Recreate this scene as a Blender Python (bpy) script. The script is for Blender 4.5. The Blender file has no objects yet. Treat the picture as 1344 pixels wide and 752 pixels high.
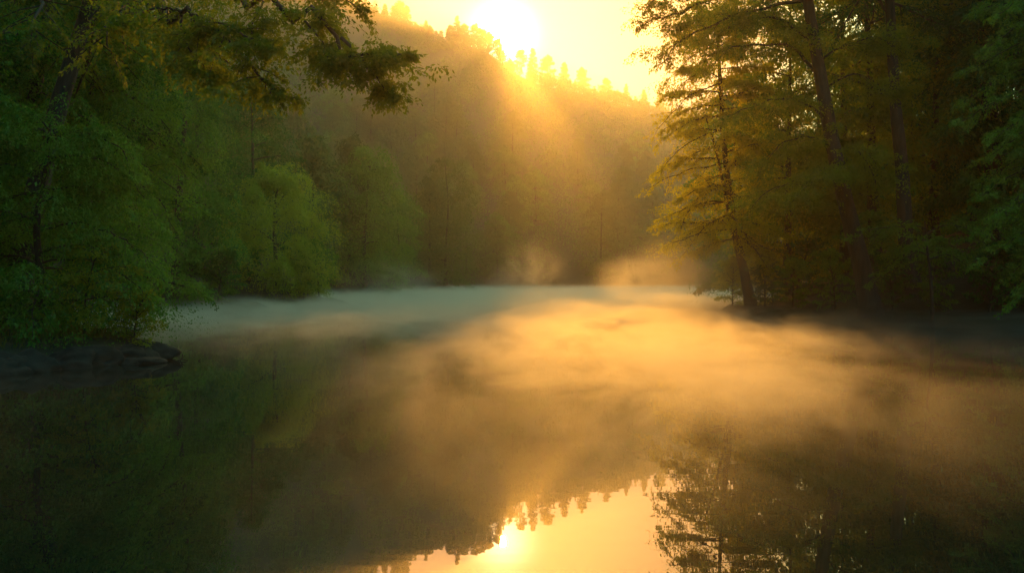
import bpy, math, random
import numpy as np
from mathutils import Vector

# ------------------------------------------------------------------ camera, world, sun, exposure
scene = bpy.context.scene
COL = scene.collection
CAM_H, FPX = 1.6, 1050.0                     # camera height, focal length in photo pixels (1344 wide)
SUN = Vector((-0.0114, 1.0, 0.3150)).normalized()
SUN_COL = (1.0, 0.41, 0.05)
SUN_STRENGTH = 3.0
SKY_STRENGTH = 0.15
EXPOSURE = 1.3
HAZE_DENSITY = 0.00052
MIST_DENSITY, MIST_STEP = 0.42, 0.08
PLUMES = ((0.9, 47, 2.1, 3.0, 4, 2.8, 0.19), (-0.6, 44, 1.0, 2.6, 4, 1.6, 0.12), (7.2, 50, 1.8, 2.6, 4, 2.2, 0.15), (-15, 100, 2.0, 9, 10, 4, 0.05),
          (10.5, 43, 1.4, 6.0, 6, 4.2, 0.16), (9.0, 55, 2.0, 4.5, 6, 2.7, 0.12), (15, 33.0, 0.8, 3.8, 4.5, 2.0, 0.05), (4, 34, 0.6, 7.5, 9, 1.5, 0.06), (19, 27, 0.3, 7, 6, 1.0, 0.10))

cd = bpy.data.cameras.new('camera')
cd.sensor_width = 36.0
cd.lens = 36.0 * FPX / 1344.0
cd.clip_start, cd.clip_end = 0.05, 5000.0
cam = bpy.data.objects.new('camera', cd)
COL.objects.link(cam)
cam.location = (0, 0, CAM_H)
cam.rotation_euler = (math.radians(90) + math.atan(2 / FPX), 0, 0)
scene.camera = cam

world = bpy.data.worlds.new('World')
scene.world = world
world.use_nodes = True
wt = world.node_tree
wt.nodes.clear()
W = lambda t: wt.nodes.new(t)
wout, wbg, sky = W('ShaderNodeOutputWorld'), W('ShaderNodeBackground'), W('ShaderNodeTexSky')
sky.sky_type = 'NISHITA'
sky.sun_disc = False
sky.sun_elevation = math.asin(SUN.z)
sky.sun_rotation = math.atan2(SUN.x, SUN.y)
sky.air_density, sky.dust_density, sky.ozone_density = 1.0, 0.8, 1.0
tc = W('ShaderNodeTexCoord')
dotn = W('ShaderNodeVectorMath'); dotn.operation = 'DOT_PRODUCT'; dotn.inputs[1].default_value = SUN
wt.links.new(tc.outputs['Generated'], dotn.inputs[0])
def wmath(op, a, b=None):
    n = W('ShaderNodeMath'); n.operation = op; n.use_clamp = False
    for i, v in enumerate((a, b)):
        if v is None: continue
        if isinstance(v, (int, float)): n.inputs[i].default_value = v
        else: wt.links.new(v, n.inputs[i])
    return n.outputs[0]
cosd = wmath('MAXIMUM', dotn.outputs['Value'], 0.0)
def wglow(power, amount, col):                # sunlit mist in the air round the sun: brightness by angle from the sun
    v = wmath('MULTIPLY', wmath('POWER', cosd, power), amount)
    n = W('ShaderNodeVectorMath'); n.operation = 'SCALE'
    n.inputs[0].default_value = col
    wt.links.new(v, n.inputs['Scale'])
    return n.outputs[0]
def wadd(a, b):
    n = W('ShaderNodeVectorMath'); n.operation = 'ADD'
    wt.links.new(a, n.inputs[0]); wt.links.new(b, n.inputs[1])
    return n.outputs[0]
warm = W('ShaderNodeMapRange'); warm.interpolation_type = 'SMOOTHSTEP'
warm.inputs[1].default_value, warm.inputs[2].default_value = 0.86, 0.965
wt.links.new(cosd, warm.inputs[0])
air = W('ShaderNodeMix'); air.data_type = 'RGBA'
air.inputs[6].default_value, air.inputs[7].default_value = (0.42, 1.0, 0.72, 1), (0.20, 0.112, 0.088, 1)
wt.links.new(warm.outputs[0], air.inputs[0])
ring = W('ShaderNodeMapRange'); ring.interpolation_type = 'SMOOTHSTEP'   # sky above the view boosted on the sun's side, added to light the crowns
ring.inputs[1].default_value, ring.inputs[2].default_value = 0.10, 0.75
wt.links.new(cosd, ring.inputs[0])
side = W('ShaderNodeMix'); side.data_type = 'RGBA'
side.inputs[6].default_value, side.inputs[7].default_value = (0.42, 1.0, 0.72, 1), (1.30, 1.80, 0.72, 1)
wt.links.new(ring.outputs[0], side.inputs[0])
wt.links.new(side.outputs[2], air.inputs[6])
tint = W('ShaderNodeVectorMath'); tint.operation = 'MULTIPLY'
wt.links.new(air.outputs[2], tint.inputs[1])
wt.links.new(sky.outputs[0], tint.inputs[0])
skyc = wadd(tint.outputs[0], wglow(24, 0.15, (1.0, 0.74, 0.20)))
skyc = wadd(skyc, wglow(120, 0.65, (1.0, 0.70, 0.20)))
skyc = wadd(skyc, wglow(2500, 22.0, (1.0, 0.80, 0.45)))
wt.links.new(skyc, wbg.inputs['Color'])
wbg.inputs['Strength'].default_value = SKY_STRENGTH
wt.links.new(wbg.outputs[0], wout.inputs['Surface'])

sd = bpy.data.lights.new('sun', 'SUN')
sd.energy, sd.angle, sd.color = SUN_STRENGTH, math.radians(0.42), SUN_COL
sun = bpy.data.objects.new('sun', sd)
COL.objects.link(sun)
sun.rotation_euler = SUN.to_track_quat('Z', 'Y').to_euler()

scene.view_settings.view_transform = 'Standard'
scene.view_settings.look = 'None'
scene.view_settings.exposure = EXPOSURE
scene.view_settings.gamma = 1.0
scene.cycles.use_denoising = True
scene.cycles.max_bounces = 6
scene.cycles.diffuse_bounces = 2
scene.cycles.transmission_bounces = 3
scene.cycles.glossy_bounces = 3
scene.cycles.volume_bounces = 0
scene.cycles.sample_clamp_indirect = 6.0

def P(px, py, Y):                             # a pixel of the photo at a distance -> a point of the place
    return np.array(((px - 672) / FPX * Y, Y, CAM_H + (378 - py) / FPX * Y))

# ------------------------------------------------------------------ materials
def new_mat(name):
    m = bpy.data.materials.new(name); m.use_nodes = True
    m.node_tree.nodes.clear()
    return m, m.node_tree
class NT:
    def __init__(s, nt): s.nt = nt
    def n(s, t, **kw):
        x = s.nt.nodes.new(t)
        for k, v in kw.items(): setattr(x, k, v)
        return x
    def l(s, a, b): s.nt.links.new(a, b)
    def put(s, v, sock):
        if isinstance(v, (int, float, tuple)): sock.default_value = v
        else: s.l(v, sock)
    def m(s, op, a, b=None, c=None, clamp=False):
        x = s.n('ShaderNodeMath', operation=op, use_clamp=clamp)
        for i, v in enumerate((a, b, c)):
            if v is not None: s.put(v, x.inputs[i])
        return x.outputs[0]
    def mix(s, f, a, b):
        x = s.n('ShaderNodeMix', data_type='RGBA')
        s.put(f, x.inputs[0]); s.put(a, x.inputs[6]); s.put(b, x.inputs[7])
        return x.outputs[2]
    def noise(s, vec, scale, detail=2.0, rough=0.5):
        x = s.n('ShaderNodeTexNoise')
        x.inputs['Scale'].default_value = scale
        x.inputs['Detail'].default_value = detail
        x.inputs['Roughness'].default_value = rough
        if vec is not None: s.l(vec, x.inputs['Vector'])
        return x.outputs['Fac']
    def mapping(s, vec, scale, loc=(0, 0, 0)):
        x = s.n('ShaderNodeMapping')
        x.inputs['Scale'].default_value = scale; x.inputs['Location'].default_value = loc
        s.l(vec, x.inputs['Vector'])
        return x.outputs[0]
    def pos(s): return s.n('ShaderNodeNewGeometry').outputs['Position']

def leaf_mat(name, c1, c2, trans=0.30, tmul=1.8):
    m, nt = new_mat(name); k = NT(nt)
    at = k.n('ShaderNodeAttribute', attribute_name='tint')
    col = k.mix(at.outputs['Fac'], c1 + (1,), c2 + (1,))
    rnd = k.n('ShaderNodeObjectInfo').outputs['Random']
    hsv = k.n('ShaderNodeHueSaturation')
    k.l(k.m('MULTIPLY_ADD', rnd, 0.012, 0.496), hsv.inputs['Hue'])
    k.l(k.m('MULTIPLY_ADD', rnd, 0.3, 0.88), hsv.inputs['Value'])
    k.l(col, hsv.inputs['Color'])
    d, t, g = k.n('ShaderNodeBsdfDiffuse'), k.n('ShaderNodeBsdfTranslucent'), k.n('ShaderNodeBsdfGlossy')
    k.l(hsv.outputs[0], d.inputs['Color'])
    tm = k.n('ShaderNodeVectorMath', operation='MULTIPLY'); tm.inputs[1].default_value = (tmul * 1.1, tmul, tmul * 0.7)
    k.l(hsv.outputs[0], tm.inputs[0]); k.l(tm.outputs[0], t.inputs['Color'])
    g.inputs['Roughness'].default_value = 0.45; g.inputs['Color'].default_value = (0.6, 0.6, 0.6, 1)
    m1, m2 = k.n('ShaderNodeMixShader'), k.n('ShaderNodeMixShader')
    m1.inputs[0].default_value = trans; m2.inputs[0].default_value = 0.03
    k.l(d.outputs[0], m1.inputs[1]); k.l(t.outputs[0], m1.inputs[2])
    k.l(m1.outputs[0], m2.inputs[1]); k.l(g.outputs[0], m2.inputs[2])
    o = k.n('ShaderNodeOutputMaterial'); k.l(m2.outputs[0], o.inputs['Surface'])
    return m
def solid_mat(name, c1, c2, scale, rough=0.85, stretch=(1, 1, 1), bump=0.4, dist=0.05, detail=6):
    m, nt = new_mat(name); k = NT(nt)
    tcn = k.n('ShaderNodeTexCoord').outputs['Object']
    v = k.mapping(tcn, stretch)
    f = k.noise(v, scale, detail, 0.62)
    ramp = k.m('MULTIPLY', k.m('SUBTRACT', f, 0.3), 2.5, clamp=True)
    b = k.n('ShaderNodeBsdfPrincipled')
    k.l(k.mix(ramp, c1 + (1,), c2 + (1,)), b.inputs['Base Color'])
    b.inputs['Roughness'].default_value = rough
    bp = k.n('ShaderNodeBump'); bp.inputs['Strength'].default_value = bump; bp.inputs['Distance'].default_value = dist
    k.l(f, bp.inputs['Height']); k.l(bp.outputs[0], b.inputs['Normal'])
    o = k.n('ShaderNodeOutputMaterial'); k.l(b.outputs[0], o.inputs['Surface'])
    return m
LEAF = {
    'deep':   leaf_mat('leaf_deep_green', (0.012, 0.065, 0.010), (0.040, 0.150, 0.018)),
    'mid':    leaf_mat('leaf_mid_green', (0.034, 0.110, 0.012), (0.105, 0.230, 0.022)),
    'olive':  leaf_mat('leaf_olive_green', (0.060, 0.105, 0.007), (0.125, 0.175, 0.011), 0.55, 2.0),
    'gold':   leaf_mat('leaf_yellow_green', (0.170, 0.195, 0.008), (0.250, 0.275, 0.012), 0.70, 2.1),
    'bough':  leaf_mat('leaf_shaded_olive', (0.038, 0.066, 0.005), (0.090, 0.122, 0.008), 0.45, 2.0),  # darker copy of the olive leaf, shade put into its colour
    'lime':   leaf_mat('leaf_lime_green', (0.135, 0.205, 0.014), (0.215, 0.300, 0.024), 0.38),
    'far':    leaf_mat('leaf_hill_green', (0.038, 0.082, 0.016), (0.085, 0.130, 0.026)),
    'needle': leaf_mat('conifer_needle', (0.018, 0.040, 0.014), (0.040, 0.065, 0.020), 0.25),
}
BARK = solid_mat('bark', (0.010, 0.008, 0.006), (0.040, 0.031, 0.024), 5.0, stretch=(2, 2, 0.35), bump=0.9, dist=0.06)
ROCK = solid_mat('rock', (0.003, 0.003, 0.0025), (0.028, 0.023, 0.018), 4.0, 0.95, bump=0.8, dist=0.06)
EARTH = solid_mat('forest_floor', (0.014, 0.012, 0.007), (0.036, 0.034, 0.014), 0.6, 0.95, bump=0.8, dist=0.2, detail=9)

# ------------------------------------------------------------------ mesh helpers
class MB:
    def __init__(s): s.V, s.F, s.M, s.T, s.n = [], [], [], [], 0
    def add(s, V, F, mat=0, tint=None):
        V = np.asarray(V, np.float32).reshape(-1, 3); F = np.asarray(F, np.int32).reshape(-1, 4)
        s.V.append(V); s.F.append(F + s.n); s.n += len(V)
        s.M.append(np.full(len(F), mat, np.int32))
        s.T.append(np.zeros(len(F), np.float32) if tint is None else np.asarray(tint, np.float32))
    def mesh(s, name, mats, smooth=False, origin=None):
        V, F, M, T = (np.concatenate(x) for x in (s.V, s.F, s.M, s.T))
        if origin is not None: V = V - np.asarray(origin, np.float32)
        me = bpy.data.meshes.new(name)
        me.vertices.add(len(V)); me.vertices.foreach_set('co', V.ravel())
        me.loops.add(F.size); me.loops.foreach_set('vertex_index', F.ravel())
        me.polygons.add(len(F)); me.polygons.foreach_set('loop_start', np.arange(0, F.size, 4, dtype=np.int32))
        for m in mats: me.materials.append(m)
        me.polygons.foreach_set('material_index', M)
        if smooth: me.polygons.foreach_set('use_smooth', np.ones(len(F), bool))
        a = me.attributes.new('tint', 'FLOAT', 'FACE'); a.data.foreach_set('value', T)
        me.update(calc_edges=True)
        return me
def unit(v): return v / np.maximum(np.linalg.norm(v, axis=-1, keepdims=True), 1e-9)
def spline(pts, n):                            # Catmull-Rom through the points
    p = np.asarray(pts, float)
    if len(p) == 2: return p[0] + (p[1] - p[0]) * np.linspace(0, 1, n)[:, None]
    q = np.vstack((2 * p[0] - p[1], p, 2 * p[-1] - p[-2]))
    t = np.linspace(0, len(p) - 1 - 1e-6, n); i = t.astype(int); f = (t - i)[:, None]
    a, b, c, d = q[i], q[i + 1], q[i + 2], q[i + 3]
    return 0.5 * (2 * b + (c - a) * f + (2 * a - 5 * b + 4 * c - d) * f ** 2 + (3 * b - a - 3 * c + d) * f ** 3)
def tube(mb, pts, rad, k=6, mat=0, rough=0.0, rng=None):
    pts = np.asarray(pts, float); n = len(pts)
    rad = np.broadcast_to(np.asarray(rad, float), (n,))
    t = unit(np.gradient(pts, axis=0))
    ref = np.where(np.abs(t[:, 2:3]) > 0.8, np.array([[1., 0, 0]]), np.array([[0, 0, 1.]]))
    u = unit(np.cross(t, ref)); v = np.cross(t, u)
    a = np.arange(k) / k * 2 * math.pi
    r = rad[:, None] * np.ones(k)
    if rough and rng is not None:
        r = r * (1 + rough * (rng.normal(size=k)[None, :] * 0.7 + rng.normal(size=(n, k)) * 0.5))
    V = pts[:, None] + r[..., None] * (np.cos(a)[None, :, None] * u[:, None] + np.sin(a)[None, :, None] * v[:, None])
    i, j = np.meshgrid(np.arange(n - 1), np.arange(k), indexing='ij'); j2 = (j + 1) % k
    F = np.stack((i * k + j, i * k + j2, (i + 1) * k + j2, (i + 1) * k + j), -1)
    mb.add(V, F, mat)
def tubes(mb, P0, P1, P2, r0, mat=0):         # many three-point twigs at once, three-sided
    t = unit(P2 - P0); ref = np.array([0.13, 0.21, 1.0])
    u = unit(np.cross(t, ref)); v = np.cross(t, u)
    a = np.arange(3) / 3 * 2 * math.pi
    ring = np.cos(a)[None, :, None] * u[:, None] + np.sin(a)[None, :, None] * v[:, None]
    r0 = np.broadcast_to(np.asarray(r0, float), (len(P0),))[:, None, None]
    V = np.stack((P0[:, None] + ring * r0, P1[:, None] + ring * r0 * 0.7, P2[:, None] + ring * r0 * 0.25), 1)
    base = np.arange(len(P0))[:, None, None, None] * 9
    i, j = np.meshgrid(np.arange(2), np.arange(3), indexing='ij'); j2 = (j + 1) % 3
    F = np.stack((i * 3 + j, i * 3 + j2, i * 3 + 3 + j2, i * 3 + 3 + j), -1)[None] + base
    mb.add(V, F, mat)
def leaves(mb, pos, d, nrm, size, tint, mat=1, asp=0.52):
    d = unit(d); side = unit(np.cross(nrm, d)); up = np.cross(d, side)
    L = np.asarray(size)[:, None]
    mid = pos + d * L * 0.45 - up * L * 0.06
    V = np.stack((pos, mid + side * L * asp * 0.5, pos + d * L - up * L * 0.12, mid - side * L * asp * 0.5), 1)
    mb.add(V, np.arange(len(pos) * 4), mat, tint)

def spray(mb, pl, rng, nsub=14, sub=1.6, ntw=7, tw=0.5, nlf=8, ls=0.1, t0=0.15, droop=0.30, flat=0.7, roll=0.45, tb=0.5, r=0.02, twigs=True):
    """leafy side shoots along a limb: shoots > twigs > leaves in a loosely flat fan that sags at its tips"""
    pl = np.asarray(pl, float); n = len(pl)
    tt = np.clip(np.linspace(t0, 1.0, nsub) + rng.normal(0, 0.02, nsub), 0, 1)
    idx = tt * (n - 1); i0 = np.minimum(idx.astype(int), n - 2); f = (idx - i0)[:, None]
    base = pl[i0] * (1 - f) + pl[i0 + 1] * f
    tan = unit(pl[i0 + 1] - pl[i0])
    perp = unit(np.cross(tan, np.array([0, 0, 1.0])))
    ro = rng.normal(0, roll, nsub)[:, None]
    perp = perp * np.cos(ro) + np.cross(tan, perp) * np.sin(ro)
    side = np.where(np.arange(nsub) % 2 == 0, 1.0, -1.0)
    ang = np.radians(rng.uniform(30, 68, nsub)) * np.clip((1 - tt) * 6, 0.0, 1) ** 0.5
    d = tan * np.cos(ang)[:, None] + perp * (side * np.sin(ang))[:, None]
    d[:, 2] *= flat; d += rng.normal(0, 0.18, d.shape); d = unit(d)
    ln = sub * (1.05 - 0.6 * tt) * rng.uniform(0.65, 1.2, nsub)
    s = (np.arange(ntw)[None, :] + rng.uniform(0, 1, (nsub, ntw))) / ntw * 0.9 + 0.1
    z = np.array([0, 0, 1.0])
    cur = lambda q: base[:, None] + d[:, None] * (ln[:, None] * q)[..., None] - z * (droop * ln[:, None] * q ** 2)[..., None]
    if twigs:
        one = np.ones((nsub, 1))
        tubes(mb, base, cur(one * 0.5)[:, 0], cur(one)[:, 0], r * (1.1 - 0.6 * tt), 0)
    tb0 = cur(s)
    d1 = unit(d[:, None] - z * (2 * droop * s)[..., None])
    perp2 = unit(np.cross(d1, z))
    sd2 = np.where(np.arange(ntw) % 2 == 0, 1.0, -1.0)[None, :] * np.ones((nsub, 1))
    a2 = np.radians(rng.uniform(25, 62, (nsub, ntw))) * np.clip((1 - s) * 5, 0.1, 1)
    d2 = d1 * np.cos(a2)[..., None] + perp2 * (sd2 * np.sin(a2))[..., None] + rng.normal(0, 0.30, d1.shape)
    d2 = unit(d2)
    l2 = tw * (1.15 - 0.6 * s) * rng.uniform(0.6, 1.25, s.shape) * np.clip(ln / max(sub, 1e-3), 0.35, 1.2)[:, None]
    q = (np.arange(nlf)[None, None, :] + rng.uniform(0, 1, (nsub, ntw, nlf))) / nlf
    pos = tb0[:, :, None] + d2[:, :, None] * (l2[..., None] * q)[..., None] - z * (0.22 * l2[..., None] * q ** 2)[..., None]
    pos = pos + rng.normal(0, ls * 0.3, pos.shape)
    ld = d2[:, :, None] + rng.normal(0, 0.6, pos.shape) - z * 0.35
    nr = z + rng.normal(0, 0.75, pos.shape)
    keep = rng.uniform(size=pos.shape[:-1]) > 0.08
    shoot_t = np.clip(tb + rng.normal(0, 0.18, (nsub, 1, 1)) + rng.normal(0, 0.15, pos.shape[:-1]), 0, 1)
    leaves(mb, pos[keep], ld[keep], nr[keep], ls * rng.uniform(0.6, 1.25, keep.sum()), shoot_t[keep])

def limb_line(p0, az, elev, L, sag, rng, n=9):
    t = np.linspace(0, 1, n)[:, None]
    h = np.array([math.cos(az), math.sin(az), 0.0]); z = np.array([0, 0, 1.0]); pr = np.array([-h[1], h[0], 0])
    w = rng.normal(0, 0.05) * L
    return p0 + h * L * math.cos(elev) * t + z * (L * math.sin(elev) * t - sag * L * t ** 2) + pr * w * np.sin(t * 3) + \
        np.cumsum(rng.normal(0, 0.012 * L, (n, 3)), 0) * t
def clump_leaves(mb, C, r, m, ls, rng, flat=0.45, droop=0.35, tb=0.5, mat=1):
    """soft domed boughs: leaves spread over caps that sag at the rim"""
    n = len(C); a = rng.uniform(0, 6.2832, (n, m)); q = np.sqrt(rng.uniform(0, 1, (n, m)))
    sq = rng.uniform(0.6, 1.0, (n, 1)); ph = rng.uniform(0, 6.28, (n, 1))
    lob = 1 + 0.28 * np.sin(a * 3 + ph) + 0.18 * np.sin(a * 5 + ph * 2)
    R = r[:, None] * lob
    ux, uy = np.cos(a), np.sin(a); cx, sx = np.cos(ph), np.sin(ph)
    vx, vy = ux * cx - uy * sq * sx, ux * sx + uy * sq * cx
    h = flat * (1 - q ** 2) - droop * q ** 2 + rng.normal(0, 0.10, (n, m)) - np.where(rng.uniform(size=(n, m)) < 0.3, rng.uniform(0, 0.4, (n, m)), 0)
    pos = C[:, None] + np.stack((vx * q * R, vy * q * R, h * r[:, None]), -1)
    d = np.stack((vx, vy, -0.25 - 0.5 * q), -1) + rng.normal(0, 0.5, pos.shape)
    nr = np.stack((vx * 0.6 * q, vy * 0.6 * q, np.ones_like(q)), -1) + rng.normal(0, 0.38, pos.shape)
    t = np.clip(tb + rng.normal(0, 0.16, (n, 1)) + rng.normal(0, 0.15, (n, m)), 0, 1)
    leaves(mb, pos.reshape(-1, 3), d.reshape(-1, 3), nr.reshape(-1, 3), ls * rng.uniform(0.6, 1.25, n * m), t.ravel(), mat)
class Tree:
    """collects a trunk mesh, limb meshes and one crown mesh about a base point"""
    def __init__(s, seed, trunk_pts, r0, r1, k=10, n=24, flare=0.5):
        s.rng = np.random.default_rng(seed)
        s.pl = spline(trunk_pts, n); s.base = s.pl[0].copy()
        t = np.linspace(0, 1, n)
        s.rad = r0 + (r1 - r0) * t ** 0.8
        s.rad = s.rad * (1 + flare * np.exp(-t * n / 1.6))
        s.trunk = MB(); tube(s.trunk, s.pl, s.rad, k, 0, 0.05, s.rng)
        s.crown = MB(); s.limbs = []
    def at(s, t):
        i = t * (len(s.pl) - 1); a = min(int(i), len(s.pl) - 2); f = i - a
        return s.pl[a] * (1 - f) + s.pl[a + 1] * f, s.rad[a] * (1 - f) + s.rad[a + 1] * f
    def limb(s, pts, r0, own=True, **kw):
        pl = spline(pts, 14)
        pl[1:-1] += s.rng.normal(0, 0.008 * np.linalg.norm(pl[-1] - pl[0]), pl[1:-1].shape)
        mb = MB() if own else s.crown
        tube(mb, pl, np.linspace(r0, r0 * 0.18, len(pl)), 6, 0)
        if own: s.limbs.append(mb)
        tuft = kw.pop('tuft', None)
        if tuft:
            n, r, m, ls, wd = tuft
            u = s.rng.uniform(0.25, 0.94, n) * (len(pl) - 1); i = np.minimum(u.astype(int), len(pl) - 2)
            C = pl[i] + (pl[i + 1] - pl[i]) * (u - i)[:, None] + s.rng.normal(0, 1, (n, 3)) * np.array((wd, wd, wd * 0.35)) - np.array((0, 0, 0.12))
            clump_leaves(s.crown, C, r * s.rng.uniform(0.6, 1.2, n), m, ls, s.rng, flat=0.2, droop=0.35, tb=0.6)
        if kw.get('nsub', 14) > 0: spray(s.crown, pl, s.rng, r=min(0.03, r0 * 0.35), **kw)
        return pl
    def auto(s, n, t0, R, prof, e0=5, e1=45, sag=0.2, az=None, rmul=0.3, tpow=1.0, **kw):
        for i in range(n):
            u = (i + s.rng.uniform(0, 1)) / n
            p, r = s.at(t0 + (1 - t0) * u ** tpow)
            a = i * 2.39996 + s.rng.normal(0, 0.4) if az is None else s.rng.uniform(*az)
            L = R * prof(u) * s.rng.uniform(0.7, 1.15)
            e = math.radians(e0 + (e1 - e0) * u + s.rng.normal(0, 6))
            pl = limb_line(p, a, e, L, sag, s.rng)
            r0 = max(0.012, min(r * 0.6, L * 0.018))
            tube(s.crown, pl, np.linspace(r0, r0 * 0.2, len(pl)), 5, 0)
            k2 = dict(kw); k2['sub'] = kw.get('sub', 0.36) * L if kw.get('rel', True) else kw['sub']; k2.pop('rel', None)
            k2.setdefault('tb', 0.5); k2['tb'] = float(np.clip(k2['tb'] + s.rng.normal(0, 0.12), 0, 1))
            spray(s.crown, pl, s.rng, r=max(0.008, r0 * 0.4), **k2)
    def boughs(s, n, t0, R, prof, r, m, ls, inner=0.45, az=None, t1=1.0, **kw):
        C, rr = [], []
        for i in range(n):
            u = (i + s.rng.uniform(0, 1)) / n
            p, _ = s.at(t0 + (t1 - t0) * u)
            a = i * 2.39996 + s.rng.normal(0, 0.5) if az is None else s.rng.uniform(*az)
            L = R * prof(u) * s.rng.uniform(inner, 1.0)
            C.append(p + np.array((math.cos(a) * L, math.sin(a) * L, s.rng.normal(0, 0.3 * r)))); rr.append(r * s.rng.uniform(0.6, 1.3) * (0.6 + 0.4 * prof(u)))
        clump_leaves(s.crown, np.array(C), np.array(rr), m, ls, s.rng, **kw)
    def build(s, leafmat):
        o = s.base
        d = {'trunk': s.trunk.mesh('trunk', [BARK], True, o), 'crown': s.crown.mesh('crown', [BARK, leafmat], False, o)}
        d['limb'] = [m.mesh('limb', [BARK], True, o) for m in s.limbs]
        return d
def part(name, me, parent):
    o = bpy.data.objects.new(name, me); COL.objects.link(o); o.parent = parent; return o
def place(name, label, cat, loc, meshes, group=None, rot=0.0, sc=1.0):
    e = bpy.data.objects.new(name, None); COL.objects.link(e)
    e.empty_display_size = 0.3
    e.location = loc; e.rotation_euler = (0, 0, rot)
    e.scale = (sc, sc, sc) if isinstance(sc, (int, float)) else sc
    e['label'] = label; e['category'] = cat
    if group: e['group'] = group
    for key, me in meshes.items():
        for m in (me if isinstance(me, list) else [me]): part(key, m, e)
    return e
def single(name, me, label, cat, loc=(0, 0, 0), group=None, rot=(0, 0, 0), sc=(1, 1, 1)):
    o = bpy.data.objects.new(name, me); COL.objects.link(o)
    o.location = loc; o.rotation_euler = rot; o.scale = sc
    o['label'] = label; o['category'] = cat
    if group: o['group'] = group
    return o

# ------------------------------------------------------------------ terrain, water
LAKE = np.array([(-26, -60), (-22, -20), (-15, 0), (-12, 8), (-10.6, 13.5), (-9.4, 15.6), (-8.2, 17.6), (-8.1, 18.6), (-9.2, 19.8), (-12, 21.5), (-18, 25),
    (-29, 33), (-33, 43), (-29, 53), (-25.5, 56), (-20, 58.5), (-18.8, 62), (-22, 66), (-21, 70), (-16, 73.5), (-15.5, 77), (-20, 88), (-28, 112), (-26, 124),
    (-17, 129), (-15, 138), (-23, 160), (-16, 192), (-10, 200), (-12, 215), (-22, 250), (-18, 276), (0, 281), (40, 283), (74, 281), (82, 230), (70, 150), (52, 98),
    (30, 72), (18, 62), (14.2, 55), (12.2, 46), (12.4, 40), (15.5, 36), (19.5, 32), (24, 27.5), (29, 15), (32, -10), (34, -60)], float)
def lake_dist(x, y):                           # signed distance to the shore line, positive on land
    x, y = np.asarray(x, float), np.asarray(y, float); sh = x.shape; x, y = x.ravel(), y.ravel()
    d = np.full(x.shape, 1e9); ins = np.zeros(x.shape, bool)
    for a, b in zip(LAKE, np.roll(LAKE, -1, 0)):
        e = b - a; t = np.clip(((x - a[0]) * e[0] + (y - a[1]) * e[1]) / (e @ e), 0, 1)
        d = np.minimum(d, np.hypot(x - a[0] - t * e[0], y - a[1] - t * e[1]))
        c = (a[1] > y) != (b[1] > y)
        with np.errstate(divide='ignore', invalid='ignore'):
            ins ^= c & (x < a[0] + (y - a[1]) / (b[1] - a[1]) * e[0])
    return np.where(ins, -d, d).reshape(sh)
RIDGE_Y = 600.0
RPX = np.array([-700, 0, 300, 430, 490, 540, 573, 600, 622, 640, 655, 670, 700, 745, 800, 850, 900, 1000, 1150, 1344, 2100])
RPY = np.array([-160, -110, -50, 0, 30, 48, 55, 52, 58, 66, 78, 92, 104, 116, 130, 146, 158, 186, 210, 230, 260])   # bare ridge, below the tree tops
def ridge_z(X): return CAM_H + (378 - np.interp(X / RIDGE_Y * FPX + 672, RPX, RPY)) / FPX * RIDGE_Y
def vnoise(x, y, s, seed):
    r = np.random.default_rng(seed); out = np.zeros_like(x)
    for i in range(7):
        a = r.uniform(0, 2 * math.pi); f = r.uniform(0.6, 1.7) / s
        out += np.sin((x * math.cos(a) + y * math.sin(a)) * f * 2 * math.pi + r.uniform(0, 6.3))
    return out / 7
def ground(x, y):
    x, y = np.asarray(x, float), np.asarray(y, float)
    d = lake_dist(x, y) + 0.35 * vnoise(x, y, 3.5, 5)
    u = np.clip(d, 0, None) / 320.0
    s = np.where(u < 1, u ** 1.06, 1 - 0.12 * (u - 1))
    Rz = ridge_z(x * RIDGE_Y / np.clip(y, 250, 1200))
    near = 0.45 * np.clip(d / 0.7, 0, 1) ** 0.6 + 0.25 * np.clip(d / 4, 0, 1)
    near = near + 0.16 * np.clip(d, 0, 1) * vnoise(x, y, 1.3, 9)
    z = near + Rz * np.maximum(s - 0.006, 0) + np.clip(d / 30, 0, 1) * 2.2 * vnoise(x, y, 60, 3)
    return np.where(d > 0, z, np.maximum(-1.6, d * 0.5 - 0.02))
def gz(x, y): return float(ground(np.array([x]), np.array([y]))[0])
xs = np.concatenate((-np.geomspace(34, 640, 70)[::-1], np.arange(-33, 33.1, 0.4), np.geomspace(34, 640, 70)))
ys = np.concatenate((np.linspace(-330, -70, 14), np.linspace(-62, -5, 14), np.arange(-4, 64, 0.4), np.geomspace(64.4, 780, 120)))  # rows behind the camera: unseen hill added to block low sky light
gx, gy = np.meshgrid(xs, ys, indexing='xy')
Zg = ground(gx, gy)
mb = MB(); nx, ny = len(xs), len(ys)
i, j = np.meshgrid(np.arange(ny - 1), np.arange(nx - 1), indexing='ij')
mb.add(np.stack((gx, gy, Zg), -1), np.stack((i * nx + j, i * nx + j + 1, (i + 1) * nx + j + 1, (i + 1) * nx + j), -1))
terrain = bpy.data.objects.new('terrain', mb.mesh('terrain', [EARTH], True)); COL.objects.link(terrain)
terrain['kind'] = 'structure'

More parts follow.
